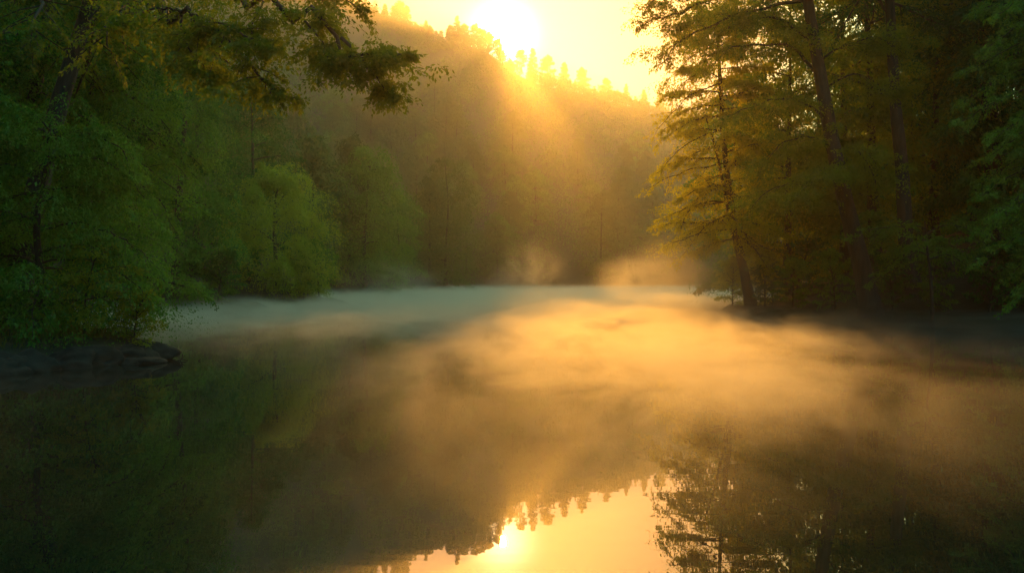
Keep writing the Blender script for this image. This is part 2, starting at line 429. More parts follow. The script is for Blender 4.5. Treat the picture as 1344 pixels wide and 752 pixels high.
m, nt = new_mat('lake_water'); k = NT(nt)
b = k.n('ShaderNodeBsdfPrincipled')
b.inputs['Base Color'].default_value = (0.004, 0.010, 0.008, 1)
b.inputs['Roughness'].default_value = 0.006
b.inputs['IOR'].default_value = 2.0
pos = k.pos()
h1 = k.noise(k.mapping(pos, (0.35, 1.6, 1)), 1.0, 3, 0.55)
h2 = k.noise(k.mapping(pos, (0.12, 0.5, 1), (3, 1, 0)), 1.0, 2, 0.5)
hh = k.m('ADD', k.m('MULTIPLY', h1, 0.5), h2)
bp = k.n('ShaderNodeBump'); bp.inputs['Strength'].default_value = 0.022; bp.inputs['Distance'].default_value = 0.10
k.l(hh, bp.inputs['Height']); k.l(bp.outputs[0], b.inputs['Normal'])
o = k.n('ShaderNodeOutputMaterial'); k.l(b.outputs[0], o.inputs['Surface'])
mb = MB(); mb.add([(-45, -62, 0), (95, -62, 0), (95, 300, 0), (-45, 300, 0)], [(0, 1, 2, 3)])
water = bpy.data.objects.new('lake_water', mb.mesh('lake_water', [m])); COL.objects.link(water)
water['kind'] = 'structure'

# ------------------------------------------------------------------ haze and mist
def box_mesh(name, lo, hi, mat):
    mb = MB(); x0, y0, z0 = lo; x1, y1, z1 = hi
    mb.add([(x0, y0, z0), (x1, y0, z0), (x1, y1, z0), (x0, y1, z0), (x0, y0, z1), (x1, y0, z1), (x1, y1, z1), (x0, y1, z1)],
           [(0, 3, 2, 1), (4, 5, 6, 7), (0, 1, 5, 4), (1, 2, 6, 5), (2, 3, 7, 6), (3, 0, 4, 7)])
    return mb.mesh(name, [mat])
m, nt = new_mat('haze_air'); k = NT(nt)
v = k.n('ShaderNodeVolumePrincipled')
v.inputs['Color'].default_value = (0.95, 0.93, 0.86, 1)
v.inputs['Density'].default_value = HAZE_DENSITY
v.inputs['Anisotropy'].default_value = 0.78
v.inputs['Density Attribute'].default_value = ''
o = k.n('ShaderNodeOutputMaterial'); k.l(v.outputs[0], o.inputs['Volume'])
m.cycles.homogeneous_volume = True
haze = bpy.data.objects.new('haze', box_mesh('haze', (-660, -335, -3), (660, 800, 290), m)); COL.objects.link(haze)
haze['kind'] = 'stuff'

MIST_TOP = 3.4
def ramp(k, v, a, b): return k.m('DIVIDE', k.m('SUBTRACT', v, a), b - a, clamp=True)
def mist_volume(k, dens, aniso):
    v = k.n('ShaderNodeVolumePrincipled')
    v.inputs['Color'].default_value = (0.96, 0.96, 0.94, 1)
    v.inputs['Anisotropy'].default_value = aniso
    v.inputs['Density Attribute'].default_value = ''
    k.l(dens, v.inputs['Density'])
    o = k.n('ShaderNodeOutputMaterial'); k.l(v.outputs[0], o.inputs['Volume'])
m, nt = new_mat('mist_over_water'); k = NT(nt)
pos = k.pos(); sp = k.n('ShaderNodeSeparateXYZ'); k.l(pos, sp.inputs[0])
X, Y, Z = sp.outputs
nz = k.n('ShaderNodeTexNoise'); k.l(k.mapping(pos, (0.40, 0.20, 0.85)), nz.inputs['Vector'])
for nm, vv in (('Scale', 1.0), ('Detail', 4.0), ('Roughness', 0.70), ('Distortion', 0.6)): nz.inputs[nm].default_value = vv
wisp = k.m('MULTIPLY', k.m('SUBTRACT', nz.outputs['Fac'], 0.40), 4.6, clamp=True)
top = k.m('MULTIPLY_ADD', wisp, 0.70, k.m('MULTIPLY_ADD', ramp(k, Y, 30, 200), 2.2, 0.32))     # the layer is thicker far out
fall = k.m('SUBTRACT', 1.0, k.m('DIVIDE', Z, top), clamp=True)
fall = k.m('MULTIPLY', fall, fall)
# the mist lies over the open water: thinned outside the sunlit patch to stand in for shade, and near the camera
west = k.m('MAXIMUM', ramp(k, Y, 16, 62), ramp(k, k.m('MULTIPLY_ADD', Y, 0.10, X), -2.0, 3.0))  # shade edge toward the rocky point, put into the density
east = k.m('MULTIPLY_ADD', ramp(k, k.m('MULTIPLY_ADD', Y, -0.28, X), 0.0, 3.2), -0.84, 1.0)  # shade edge toward the bank trees, also put in as thinner mist
nearm = k.m('MULTIPLY', k.m('MULTIPLY', k.m('MULTIPLY_ADD', west, 0.92, 0.08), east), k.m('MULTIPLY', k.m('MULTIPLY_ADD', ramp(k, Y, 4.8, 12), 0.72, 0.28), k.m('MULTIPLY_ADD', ramp(k, Y, 40, 190), -0.72, 1.0)))
layer = k.m('MULTIPLY', k.m('MULTIPLY', fall, k.m('MULTIPLY_ADD', wisp, 1.05, 0.10)), nearm)
mist_volume(k, k.m('MULTIPLY', layer, MIST_DENSITY), 0.55)
m.cycles.volume_step_rate = MIST_STEP
mist = bpy.data.objects.new('mist', box_mesh('mist', (-34, 5.0, 0.004), (60, 286, MIST_TOP), m)); COL.objects.link(mist)
mist['kind'] = 'stuff'

# rising wisps: each its own small closed body of mist, densest at its heart
for i, (cx, cy, cz, rx, ry, rz, amt) in enumerate(PLUMES):
    m, nt = new_mat('mist_wisp'); k = NT(nt)
    ob = k.n('ShaderNodeTexCoord').outputs['Object']
    nz = k.n('ShaderNodeTexNoise'); k.l(k.mapping(ob, (1.5, 1.5, 1.35), (i * 3.7, 1.3 * i, 0)), nz.inputs['Vector'])
    for nm, vv in (('Scale', 1.0), ('Detail', 4.0), ('Roughness', 0.66), ('Distortion', 0.6)): nz.inputs[nm].default_value = vv
    pw = k.m('MULTIPLY', k.m('SUBTRACT', nz.outputs['Fac'], 0.42), 4.5, clamp=True)
    dd = k.n('ShaderNodeVectorMath', operation='DOT_PRODUCT'); k.l(ob, dd.inputs[0]); k.l(ob, dd.inputs[1])
    g = k.m('SUBTRACT', 1.0, dd.outputs['Value'], clamp=True)
    mist_volume(k, k.m('MULTIPLY', k.m('MULTIPLY', k.m('MULTIPLY', g, g), pw), amt), 0.55)
    m.cycles.volume_step_rate = 0.6
    lo = max(-0.98, (0.006 + 0.002 * i - cz) / rz)
    w = bpy.data.objects.new('mist_wisp', box_mesh('mist_wisp', (-1, -1, lo), (1, 1, 1), m)); COL.objects.link(w)
    w.location, w.scale = (cx, cy, cz), (rx, ry, rz)
    w['kind'] = 'stuff'

# ------------------------------------------------------------------ trees: kinds for copies
z0 = np.array([0, 0, 0.0])
def broad(seed, H, R, n, t0, lean=0.6, mat='deep', r0=None, prof=None, bough=None, **kw):
    rng = np.random.default_rng(seed + 77)
    L = rng.normal(0, lean, 2)
    pts = [(0, 0, -0.4), (L[0] * .3, L[1] * .3, H * .35), (L[0] * .8, L[1] * .8, H * .7), (L[0], L[1], H * 0.97)]
    t = Tree(seed, pts, r0 or H * 0.017, 0.03, k=8)
    t.auto(n, t0, R, prof or (lambda u: (0.75 + 0.5 * u) if u < 0.4 else 1.0 - 0.8 * ((u - .4) / .6) ** 1.6), **kw)
    if bough: t.boughs(bough[0], t0, R * 0.95, prof or (lambda u: (0.75 + 0.5 * u) if u < 0.4 else 1.0 - 0.8 * ((u - .4) / .6) ** 1.6), bough[1], bough[2], bough[3])
    return t.build(LEAF[mat])
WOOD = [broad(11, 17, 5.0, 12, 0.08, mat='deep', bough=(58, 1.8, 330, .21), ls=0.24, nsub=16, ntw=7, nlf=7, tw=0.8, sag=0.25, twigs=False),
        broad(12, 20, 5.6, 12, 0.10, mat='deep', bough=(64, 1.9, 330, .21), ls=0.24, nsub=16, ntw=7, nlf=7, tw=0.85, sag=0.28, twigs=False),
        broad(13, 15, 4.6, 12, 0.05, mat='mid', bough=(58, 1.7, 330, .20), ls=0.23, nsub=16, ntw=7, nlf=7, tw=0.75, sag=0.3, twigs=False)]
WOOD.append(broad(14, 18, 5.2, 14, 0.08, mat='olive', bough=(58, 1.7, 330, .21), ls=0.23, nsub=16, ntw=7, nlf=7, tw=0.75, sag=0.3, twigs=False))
HILL = [broad(21, 22, 6.5, 8, 0.05, mat='far', bough=(48, 2.6, 240, .5), ls=0.60, nsub=13, ntw=5, nlf=5, tw=1.3, sag=0.3, twigs=False),
        broad(22, 25, 6.2, 8, 0.05, mat='far', bough=(52, 2.5, 240, .5), ls=0.60, nsub=13, ntw=5, nlf=5, tw=1.3, sag=0.25, twigs=False),
        broad(23, 19, 6.8, 8, 0.03, mat='mid', bough=(48, 2.7, 240, .5), ls=0.58, nsub=13, ntw=5, nlf=5, tw=1.3, sag=0.35, twigs=False)]
BUSH = [broad(31, 2.2, 1.7, 22, 0.03, 0.2, mat='deep', r0=0.04, ls=0.10, nsub=11, ntw=5, nlf=7, tw=0.32, sag=0.3, e0=35, e1=70),
        broad(32, 3.0, 1.9, 24, 0.03, 0.3, mat='mid', r0=0.05, ls=0.11, nsub=11, ntw=5, nlf=7, tw=0.36, sag=0.35, e0=30, e1=70)]
def on(x, y): return (x, y, gz(x, y))

# ------------------------------------------------------------------ trees on the near bank
bz = lambda p: np.array((p[0], p[1], gz(p[0], p[1]) - 0.15))
NEAR = dict(ls=0.115, nsub=18, ntw=9, nlf=9, tw=0.55)

b0 = bz(P(10, 430, 22))
t = Tree(101, [b0, P(38, 300, 22), P(64, 185, 22), P(93, 85, 22), P(118, 0, 22), P(150, -130, 22), P(176, -280, 22)], 0.36, 0.10, n=30)
D = lambda **kw: dict(dict(ls=0.068, nsub=18, ntw=11, nlf=12, tw=0.40, tb=0.6, droop=0.25, t0=0.35), **kw)
hub = P(150, -130, 22)
l1 = t.limb([hub, P(190, -70, 17), P(224, 0, 12.5), P(238, 18, 12), P(262, 46, 11.6), P(300, 66, 11.2), P(340, 92, 10.8), P(376, 128, 10.5)], 0.055, tuft=(44, .26, 75, .068, .46), **D(sub=0.9, nsub=22, t0=0.5))
t.limb([P(238, 18, 12), P(237, 40, 11.8), P(250, 68, 11.5), P(268, 88, 11.3), P(276, 104, 11.2)], 0.025, tuft=(16, .24, 60, .066, .2), **D(sub=0.6, nsub=10, t0=0.3))
t.limb([P(236, 15, 12), P(264, 20, 11.6), P(292, 32, 11.2), P(330, 50, 10.8), P(352, 62, 10.6)], 0.028, tuft=(20, .25, 60, .066, .25), **D(sub=0.7, nsub=12, t0=0.25))
t.limb([P(236, 15, 12), P(215, 12, 12), P(180, 14, 12.4), P(150, 30, 12.8)], 0.025, **D(sub=0.9, nsub=12, t0=0.1))
t.limb([P(160, -190, 22), P(260, -110, 16), P(330, -6, 12), P(370, 15, 11.4), P(415, 34, 11), P(455, 52, 10.6), P(490, 70, 10.3), P(536, 72, 10)], 0.06, tuft=(64, .22, 75, .066, .34), **D(sub=0.35, tw=0.22, nsub=22, t0=0.5))
t.limb([P(448, 50, 10.7), P(472, 78, 10.5), P(492, 100, 10.3), P(514, 126, 10.2)], 0.025, tuft=(20, .19, 90, .062, .14), **D(sub=0.25, tw=0.18, nsub=9, t0=0.2))
t.limb([P(400, 28, 11.1), P(420, 52, 10.9), P(432, 74, 10.8)], 0.018, tuft=(12, .2, 55, .064, .16), **D(sub=0.45, nsub=8, t0=0.2))
t.limb([P(345, 2, 11.8), P(330, 40, 11.3), P(342, 62, 11.1)], 0.016, tuft=(12, .22, 55, .064, .18), **D(sub=0.45, nsub=8, t0=0.2))
t.limb([P(150, -130, 22), P(260, -90, 17), P(330, -40, 14), P(400, -14, 13), P(470, 10, 12.6)], 0.05, tuft=(48, .27, 75, .068, .48), **D(sub=0.7, nsub=18, t0=0.4))
t.limb([P(140, -100, 22), P(160, -40, 17), P(150, 10, 14), P(140, 60, 13)], 0.07, **D(sub=1.6, nsub=22, t0=0.3))
t.limb([P(130, -60, 22), P(80, -30, 17), P(50, 10, 15), P(40, 60, 14.2)], 0.07, **D(sub=1.7, nsub=22, t0=0.3))
t.limb([P(130, -50, 22), P(190, 0, 20), P(240, 40, 18.5), P(270, 90, 18)], 0.06, **D(sub=1.6, nsub=22, t0=0.2, tb=0.4))
t.auto(18, 0.62, 5.0, lambda u: 1 - 0.4 * u, e0=0, e1=35, sag=0.3, tb=0.4, **NEAR)
t.boughs(60, 0.72, 4.6, lambda u: 1.0, 1.2, 400, 0.105, flat=0.3)
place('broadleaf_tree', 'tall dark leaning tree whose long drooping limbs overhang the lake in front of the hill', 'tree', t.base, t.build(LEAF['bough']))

b0 = bz(P(-5, 430, 28))
t = Tree(102, [b0, P(15, 260, 28), P(42, 140, 28), P(66, 0, 28), P(90, -160, 28), P(100, -260, 28)], 0.30, 0.1, n=26)
t.auto(14, 0.4, 5.0, lambda u: 1 - 0.3 * u, e0=-5, e1=30, sag=0.3, tb=0.35, **NEAR)
t.boughs(80, 0.35, 4.6, lambda u: 1.0, 1.2, 420, 0.12, flat=0.3)
place('broadleaf_tree', 'slimmer dark trunked tree close behind the tall tree that overhangs the lake', 'tree', t.base, t.build(LEAF['deep']))

b0 = bz(P(52, 440, 18.3))
t = Tree(103, [b0, P(56, 380, 18.3), P(48, 300, 18.3), P(60, 220, 18.3), P(66, 160, 18.2)], 0.13, 0.03, n=18)
t.auto(16, 0.12, 2.9, lambda u: 1.1 - 0.6 * u, e0=12, e1=40, sag=0.42, tb=0.4, droop=0.4, **dict(NEAR, ls=0.075, nsub=20, tw=0.4))
for tx, ty, d in ((205, 350, 18.0), (212, 300, 18.6), (196, 395, 17.8), (190, 260, 18.8), (170, 230, 18.4)):
    t.limb([P(56, ty - 50, 18.3), P(110, ty - 55, 18.3), P(160, ty - 35, d), P(tx, ty, d)], 0.03, own=False, ls=0.075, nsub=18, ntw=8, nlf=9, tw=0.36, sub=1.0, tb=0.7, droop=0.35, t0=0.3)
t.boughs(95, 0.06, 2.7, lambda u: 1.1 - 0.5 * u, 0.85, 520, 0.075, flat=0.35, droop=0.55, tb=0.45)
place('low_tree', 'low spreading green tree on the rocky point, boughs sweeping down to the water', 'tree', t.base, t.build(LEAF['mid']))

b0 = bz(P(85, 420, 27))
t = Tree(104, [b0, P(95, 330, 27), P(110, 230, 27), P(120, 120, 27), P(128, 40, 27)], 0.17, 0.04, n=20)
t.auto(16, 0.15, 3.9, lambda u: 1.1 - 0.55 * u, e0=5, e1=30, sag=0.32, tb=0.55, droop=0.3, **dict(NEAR, nsub=18, ls=0.1))
for tx, ty, d in ((244, 232, 26), (236, 190, 26.5), (250, 268, 25.6), (228, 300, 26)):
    t.limb([P(115, ty - 70, 27), P(160, ty - 68, 26.8), P(205, ty - 40, 26.4), P(tx, ty, d)], 0.04, own=False, ls=0.1, nsub=18, ntw=8, nlf=9, tw=0.5, sub=1.4, tb=0.8, droop=0.3, t0=0.3)
t.boughs(85, 0.1, 3.9, lambda u: 1.1 - 0.55 * u, 1.15, 520, 0.10, flat=0.3, droop=0.5, tb=0.6)
place('tiered_tree', 'bright green tree in drooping tiers between the leaning tree and the lake', 'tree', t.base, t.build(LEAF['mid']))

b0 = bz(P(112, 445, 17.6))
t = Tree(105, [b0, P(111, 410, 17.6), P(116, 370, 17.5), P(128, 330, 17.4)], 0.03, 0.01, n=10)
t.auto(13, 0.3, 1.25, lambda u: 1 - 0.4 * u, e0=15, e1=45, sag=0.35, tb=0.75, ls=0.075, nsub=10, ntw=5, nlf=6, tw=0.3, droop=0.3)
place('sapling', 'thin stemmed sapling with yellow green leaves on the rocky point', 'sapling', t.base, t.build(LEAF['olive']))
b0 = bz(P(176, 450, 17.9))
t = Tree(106, [b0, P(177, 432, 17.9), P(180, 415, 17.9), P(184, 398, 17.9)], 0.02, 0.008, n=8)
t.auto(14, 0.1, 0.75, lambda u: 1 - 0.3 * u, e0=15, e1=60, sag=0.3, tb=0.8, ls=0.07, nsub=8, ntw=4, nlf=5, tw=0.2)
place('shrub', 'small yellow green shrub just above the rock at the tip of the point', 'shrub', t.base, t.build(LEAF['olive']))

for i, (x, y, v, s) in enumerate(((-16, 20.5, 2, .72), (-14.2, 16.5, 2, .6), (-19, 17, 0, .8), (-17.5, 29, 0, .85), (-22, 25, 1, .8), (-24, 34, 1, .95), (-31, 30, 0, 1), (-38, 40, 1, 1.05), (-36, 52, 2, 1), (-42, 60, 0, 1.1),
                                  (-33, 62, 1, 1.0), (-30, 76, 0, 1.1), (-27, 84, 1, 1.0))):
    place('broadleaf_tree', 'deep green tree in the shaded wood behind the rocky point and its bay', 'tree', on(x, y), WOOD[v], 'trees in the shaded wood behind the rocky point', rot=i * 2.1, sc=s)
for i, (x, y, v, s) in enumerate(((-12.6, 14.2, 1, .75), (-11.9, 16.2, 0, .9), (-13.5, 12, 1, .9), (-13.2, 19.4, 1, .8))):
    place('shrub', 'dark shrub under the trees on the earth bank of the rocky point', 'shrub', on(x, y), BUSH[v], 'dark shrubs on the rocky point', rot=i * 1.7, sc=s)

# the far side of the bay: trees one behind the other
MID = dict(ls=0.20, nsub=17, ntw=8, nlf=7, tw=0.8, twigs=False)
b0 = bz(P(228, 405, 60)); pb = lambda x, y: P(x, y, 60)
t = Tree(111, [b0, pb(232, 300), pb(240, 200), pb(246, 100), pb(250, 40)], 0.35, 0.06)
t.auto(12, 0.08, 4.2, lambda u: 1.05 - 0.6 * u, e0=0, e1=30, sag=0.38, tb=0.5, droop=0.35, **MID)
t.boughs(85, 0.05, 4.4, lambda u: 1.05 - 0.5 * u, 1.7, 520, 0.18, flat=0.4, droop=0.8)
place('weeping_tree', 'green tree with drooping boughs standing behind the bay, next after the rocky point', 'tree', t.base, t.build(LEAF['mid']))
b0 = bz(P(366, 402, 75)); pb = lambda x, y: P(x, y, 75)
t = Tree(112, [b0, pb(362, 340), pb(360, 280), pb(368, 225)], 0.28, 0.06)
t.auto(10, 0.06, 4.6, lambda u: 0.95 + 0.35 * math.sin(u * 3.1) - 0.55 * u ** 3, e0=10, e1=60, sag=0.38, tb=0.75, droop=0.35, **MID)
t.boughs(90, 0.02, 4.8, lambda u: 0.85 + 0.4 * math.sin(u * 3.1) - 0.5 * u ** 3, 1.75, 560, 0.18, flat=0.5, droop=0.7, tb=0.75)
place('round_tree', 'rounded yellow green tree leaning over the water at the second bank', 'tree', t.base, t.build(LEAF['lime']))
b0 = bz(P(480, 392, 131)); pb = lambda x, y: P(x, y, 131)
t = Tree(113, [b0, pb(478, 330), pb(482, 260), pb(486, 205)], 0.4, 0.06)
t.auto(10, 0.06, 6.6, lambda u: 1.0 - 0.5 * u ** 2, e0=5, e1=50, sag=0.36, tb=0.6, droop=0.3, **dict(MID, ls=0.34, tw=1.1))
t.boughs(75, 0.02, 6.6, lambda u: 0.9 + 0.3 * math.sin(u * 3.1) - 0.5 * u ** 3, 2.6, 460, 0.32, flat=0.5, droop=0.65, tb=0.7)
place('round_tree', 'hazy green tree on the third bank, beyond the rounded yellow green one', 'tree', t.base, t.build(LEAF['mid']))
b0 = bz(P(585, 388, 201)); pb = lambda x, y: P(x, y, 201)
t = Tree(114, [b0, pb(585, 330), pb(588, 270), pb(584, 215)], 0.45, 0.06)
t.auto(8, 0.06, 7.0, lambda u: 1.0 - 0.55 * u ** 2, e0=5, e1=50, sag=0.33, tb=0.5, droop=0.3, **dict(MID, ls=0.5, tw=1.4, nsub=12, ntw=6, nlf=6))
t.boughs(75, 0.02, 7.2, lambda u: 0.9 + 0.3 * math.sin(u * 3.1) - 0.5 * u ** 3, 2.8, 330, 0.46, flat=0.5, droop=0.6)
place('round_tree', 'dim brownish green tree farthest along the banks where the lake bends behind', 'tree', t.base, t.build(LEAF['far']))
for i, (px, Y, v, s, lb) in enumerate(((262, 59, 1, 1.15, 'leafy bush at the water below the drooping boughs of the weeping tree'), (300, 59.5, 0, 1.35, 'rounded bush on the low spit at the end of the second bank'),
                                       (430, 76, 1, 1.5, 'bush hanging over the water beside the rounded yellow green tree'), (340, 74, 0, 1.3, 'dark bush at the foot of the rounded yellow green tree'))):
    p = P(px, 400, Y); place('bush', lb, 'bush', on(p[0] - 0.8, Y), BUSH[v], rot=i, sc=s)
r = random.Random(4)
spots = [(-36, 96), (-44, 84), (-52, 72), (-40, 112), (-50, 104), (-60, 96), (-33, 128), (-28, 140), (-44, 130), (-56, 122), (-70, 112), (-34, 154), (-46, 150), (-60, 146), (-76, 138), (-32, 172), (-42, 172),
         (-56, 170), (-72, 166), (-90, 160), (-24, 186), (-34, 192), (-48, 192), (-66, 192), (-86, 190), (-20, 205), (-30, 214), (-42, 214), (-58, 216), (-78, 218), (-30, 238), (-42, 240), (-58, 244), (-28, 262), (-40, 266), (-56, 270)]
for i, (x, y) in enumerate(spots):
    x += r.uniform(-2, 2); y += r.uniform(-3, 3)
    place('hillside_tree', 'hazy green tree on the wooded slope above the banks, facing the morning light', 'tree', on(x, y), HILL[i % 3], 'hazy trees on the wooded slope', rot=r.uniform(0, 6.28), sc=r.uniform(.85, 1.15))

r = random.Random(17)
for i in range(64):                                        # the first rows of the far wood, above the far shore
    y = r.uniform(288, 440); x = r.uniform(-0.34, 0.26) * y
    if lake_dist(np.array([x]), np.array([y]))[0] < 3: continue
    place('hillside_tree', 'hazy tree of the far wood under the sun, beyond the lake end', 'tree', on(x, y), HILL[i % 3], 'hazy trees of the far wood under the sun', rot=r.uniform(0, 6.28), sc=r.uniform(.9, 1.3))

# ------------------------------------------------------------------ trees on the sunlit bank
RB = dict(ls=0.155, nsub=18, ntw=8, nlf=8, tw=0.65)
q = lambda x, y: P(x, y, 46)
b0 = bz(q(986, 405))
t = Tree(201, [b0, q(974, 345), q(962, 285), q(951, 200), q(946, 120), q(942, 50), q(938, 20)], 0.30, 0.05, n=26)
tube(t.trunk, spline([b0 + (0.05, 0.1, 0.2), q(970, 340), q(957, 282), q(949, 240), q(938, 190), q(925, 150)], 14), np.linspace(0.17, 0.04, 14), 7)
t.auto(54, 0.24, 3.8, lambda u: 1.05 - 0.45 * u, e0=-8, e1=35, sag=0.22, tb=0.55, **RB)
for (sx, sy), (tx, ty) in (((961, 240), (905, 268)), ((958, 262), (864, 290)), ((953, 215), (852, 246)), ((950, 170), (862, 228)), ((948, 150), (866, 186)), ((946, 110), (862, 172)), ((945, 90), (874, 128)),
                           ((966, 300), (876, 322)), ((962, 280), (892, 340)), ((952, 190), (890, 215)), ((943, 60), (882, 100)), ((940, 40), (902, 62))):
    mid = ((sx + tx) / 2, min(sy, ty) + 0.28 * (ty - sy))
    t.limb([q(sx, sy), P(*mid, 45.6), P(tx, ty, 45.2 + t.rng.uniform(-1.2, 1.2))], 0.05, ls=0.13, nsub=16, ntw=7, nlf=8, tw=0.5, sub=1.5, tb=0.7, t0=0.2)
t.limb([q(960, 242), q(930, 252), q(905, 275), q(893, 300)], 0.06, ls=0.13, nsub=8, ntw=6, nlf=7, tw=0.4, sub=1.0, t0=0.5)
t.boughs(95, 0.22, 4.2, lambda u: 1.05 - 0.3 * u, 1.0, 220, 0.13, flat=0.2, droop=0.35, tb=0.7)
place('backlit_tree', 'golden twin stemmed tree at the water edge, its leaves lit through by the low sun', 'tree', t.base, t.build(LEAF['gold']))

q = lambda x, y: P(x, y, 36)
b0 = bz(q(1144, 400))
t = Tree(202, [b0, q(1130, 345), q(1106, 250), q(1086, 150), q(1070, 60), q(1058, -20), q(1046, -140), q(1040, -260)], 0.47, 0.14, k=14, n=32, flare=0.35)
for pts, r0, kw in (([q(1078, 106), q(1045, 66), q(1012, 58), q(965, 62), q(930, 74)], 0.09, dict(nsub=14, sub=1.5, t0=0.3)),
                    ([q(1068, 58), q(1040, 34), q(1010, 22), q(975, 30), q(945, 44)], 0.08, dict(nsub=14, sub=1.5, t0=0.25)),
                    ([q(1058, -20), q(1000, -30), q(930, 0), q(886, 18), q(850, 30)], 0.12, dict(nsub=22, sub=1.4, t0=0.25)),
                    ([q(1054, -60), q(980, -70), q(910, -40), q(870, -8), q(852, 8)], 0.11, dict(nsub=20, sub=1.3, t0=0.25)),
                    ([q(1060, 0), q(1000, 10), q(940, 30), q(890, 60), q(868, 84)], 0.09, dict(nsub=20, sub=1.3, t0=0.2)),
                    ([q(1088, 156), q(1040, 130), q(990, 138), q(940, 160)], 0.06, dict(nsub=14, sub=1.3, t0=0.3)),
                    ([q(1095, 190), q(1060, 180), q(1025, 190), q(1000, 220)], 0.05, dict(nsub=16, sub=1.6, t0=0.1)),
                    ([q(1104, 240), q(1060, 235), q(1010, 250), q(985, 275)], 0.05, dict(nsub=16, sub=1.5, t0=0.2)),
                    ([P(1100, 225, 36), P(1080, 222, 34.6), P(1064, 240, 34), P(1040, 265, 33.6)], 0.05, dict(nsub=16, sub=1.5, t0=0.2)),
                    ([P(1096, 200, 36), P(1120, 195, 34.5), P(1140, 215, 34), P(1150, 240, 33.6)], 0.05, dict(nsub=16, sub=1.5, t0=0.2)),
                    ([q(1074, 80), q(1110, 60), q(1150, 50), q(1180, 64)], 0.06, dict(nsub=14, sub=1.6, t0=0.2)),
                    ([q(1080, 120), q(1115, 98), q(1150, 108), q(1185, 140)], 0.06, dict(nsub=14, sub=1.4, t0=0.3))):
    t.limb(pts, r0, ls=0.12, ntw=7, nlf=8, tw=0.5, tb=0.5, tuft=(16, .75, 260, .12, .7), **kw)
t.auto(22, 0.70, 5.2, lambda u: 1 - 0.3 * u, e0=0, e1=35, sag=0.25, tb=0.5, **RB)
t.boughs(60, 0.72, 4.6, lambda u: 1.0, 1.0, 220, 0.15, flat=0.25)
place('broadleaf_tree', 'thickest dark trunk on the misty bank, leaning, with bare limbs reaching over the golden tree', 'tree', t.base, t.build(LEAF['olive']))

q = lambda x, y: P(x, y, 39)
b0 = bz(q(1196, 405))
t = Tree(203, [b0, q(1190, 320), q(1184, 220), q(1175, 130), q(1168, 0), q(1160, -130), q(1156, -230)], 0.42, 0.14, k=12, n=28)
t.limb([q(1174, 128), q(1140, 112), q(1110, 102), q(1078, 92)], 0.08, nsub=10, sub=1.3, ls=0.13, ntw=6, nlf=7, tw=0.5, t0=0.5)
t.limb([q(1176, 132), q(1155, 124), q(1130, 126), q(1112, 124)], 0.05, nsub=8, sub=1.0, ls=0.13, ntw=6, nlf=7, tw=0.5, t0=0.5)
t.limb([q(1169, 20), q(1140, -10), q(1110, 30), q(1095, 60)], 0.07, nsub=14, sub=1.6, ls=0.13, ntw=6, nlf=7, tw=0.5, t0=0.3)
t.auto(24, 0.66, 4.6, lambda u: 1 - 0.3 * u, e0=0, e1=35, sag=0.28, tb=0.4, **RB)
t.boughs(70, 0.66, 4.4, lambda u: 1.0, 1.0, 220, 0.15, flat=0.25)
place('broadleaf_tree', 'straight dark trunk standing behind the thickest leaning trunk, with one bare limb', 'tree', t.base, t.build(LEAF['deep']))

q = lambda x, y: P(x, y, 44)
b0 = bz(q(1302, 400))
t = Tree(204, [b0, q(1298, 250), q(1292, 120), q(1286, 0), q(1282, -140)], 0.24, 0.09, n=22)
t.auto(26, 0.55, 4.2, lambda u: 1 - 0.3 * u, e0=0, e1=30, sag=0.3, tb=0.3, **RB)
place('broadleaf_tree', 'slender dark trunk deep in the shade behind the tiered tree', 'tree', t.base, t.build(LEAF['deep']))

q = lambda x, y: P(x, y, 55)
b0 = bz(q(1046, 395))
t = Tree(205, [b0, q(1043, 350), q(1036, 270), q(1024, 200), q(1018, 110)], 0.22, 0.05)
t.auto(40, 0.2, 4.2, lambda u: 1.0 - 0.45 * u, e0=0, e1=35, sag=0.25, tb=0.6, **dict(RB, ls=0.17))
t.boughs(90, 0.15, 3.8, lambda u: 1.0 - 0.4 * u, 1.0, 200, 0.17, flat=0.25, tb=0.6)
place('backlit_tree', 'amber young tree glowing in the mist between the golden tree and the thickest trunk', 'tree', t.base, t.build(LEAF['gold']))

q = lambda x, y: P(x, y, 33)
b0 = bz(q(1225, 425))
t = Tree(206, [b0, q(1222, 370), q(1216, 320), q(1214, 290)], 0.09, 0.02, n=12)
for pts in ([q(1216, 308), q(1190, 298), q(1150, 300), q(1112, 312)], [q(1216, 300), q(1200, 296), q(1180, 300), q(1160, 316)], [q(1216, 306), q(1240, 296), q(1262, 298), q(1275, 306)],
            [q(1219, 335), q(1196, 330), q(1170, 345), q(1150, 368)], [q(1218, 320), P(1215, 315, 32), P(1200, 325, 31.2)], [q(1220, 340), q(1245, 335), q(1270, 350)], [q(1218, 325), q(1190, 318), q(1170, 330)]):
    t.limb(pts, 0.035, own=False, ls=0.11, nsub=16, ntw=7, nlf=8, tw=0.45, sub=1.2, tb=0.75, t0=0.15, droop=0.15)
place('understory_tree', 'small understory tree spreading flat green sprays under the dark trunks', 'tree', t.base, t.build(LEAF['mid']))

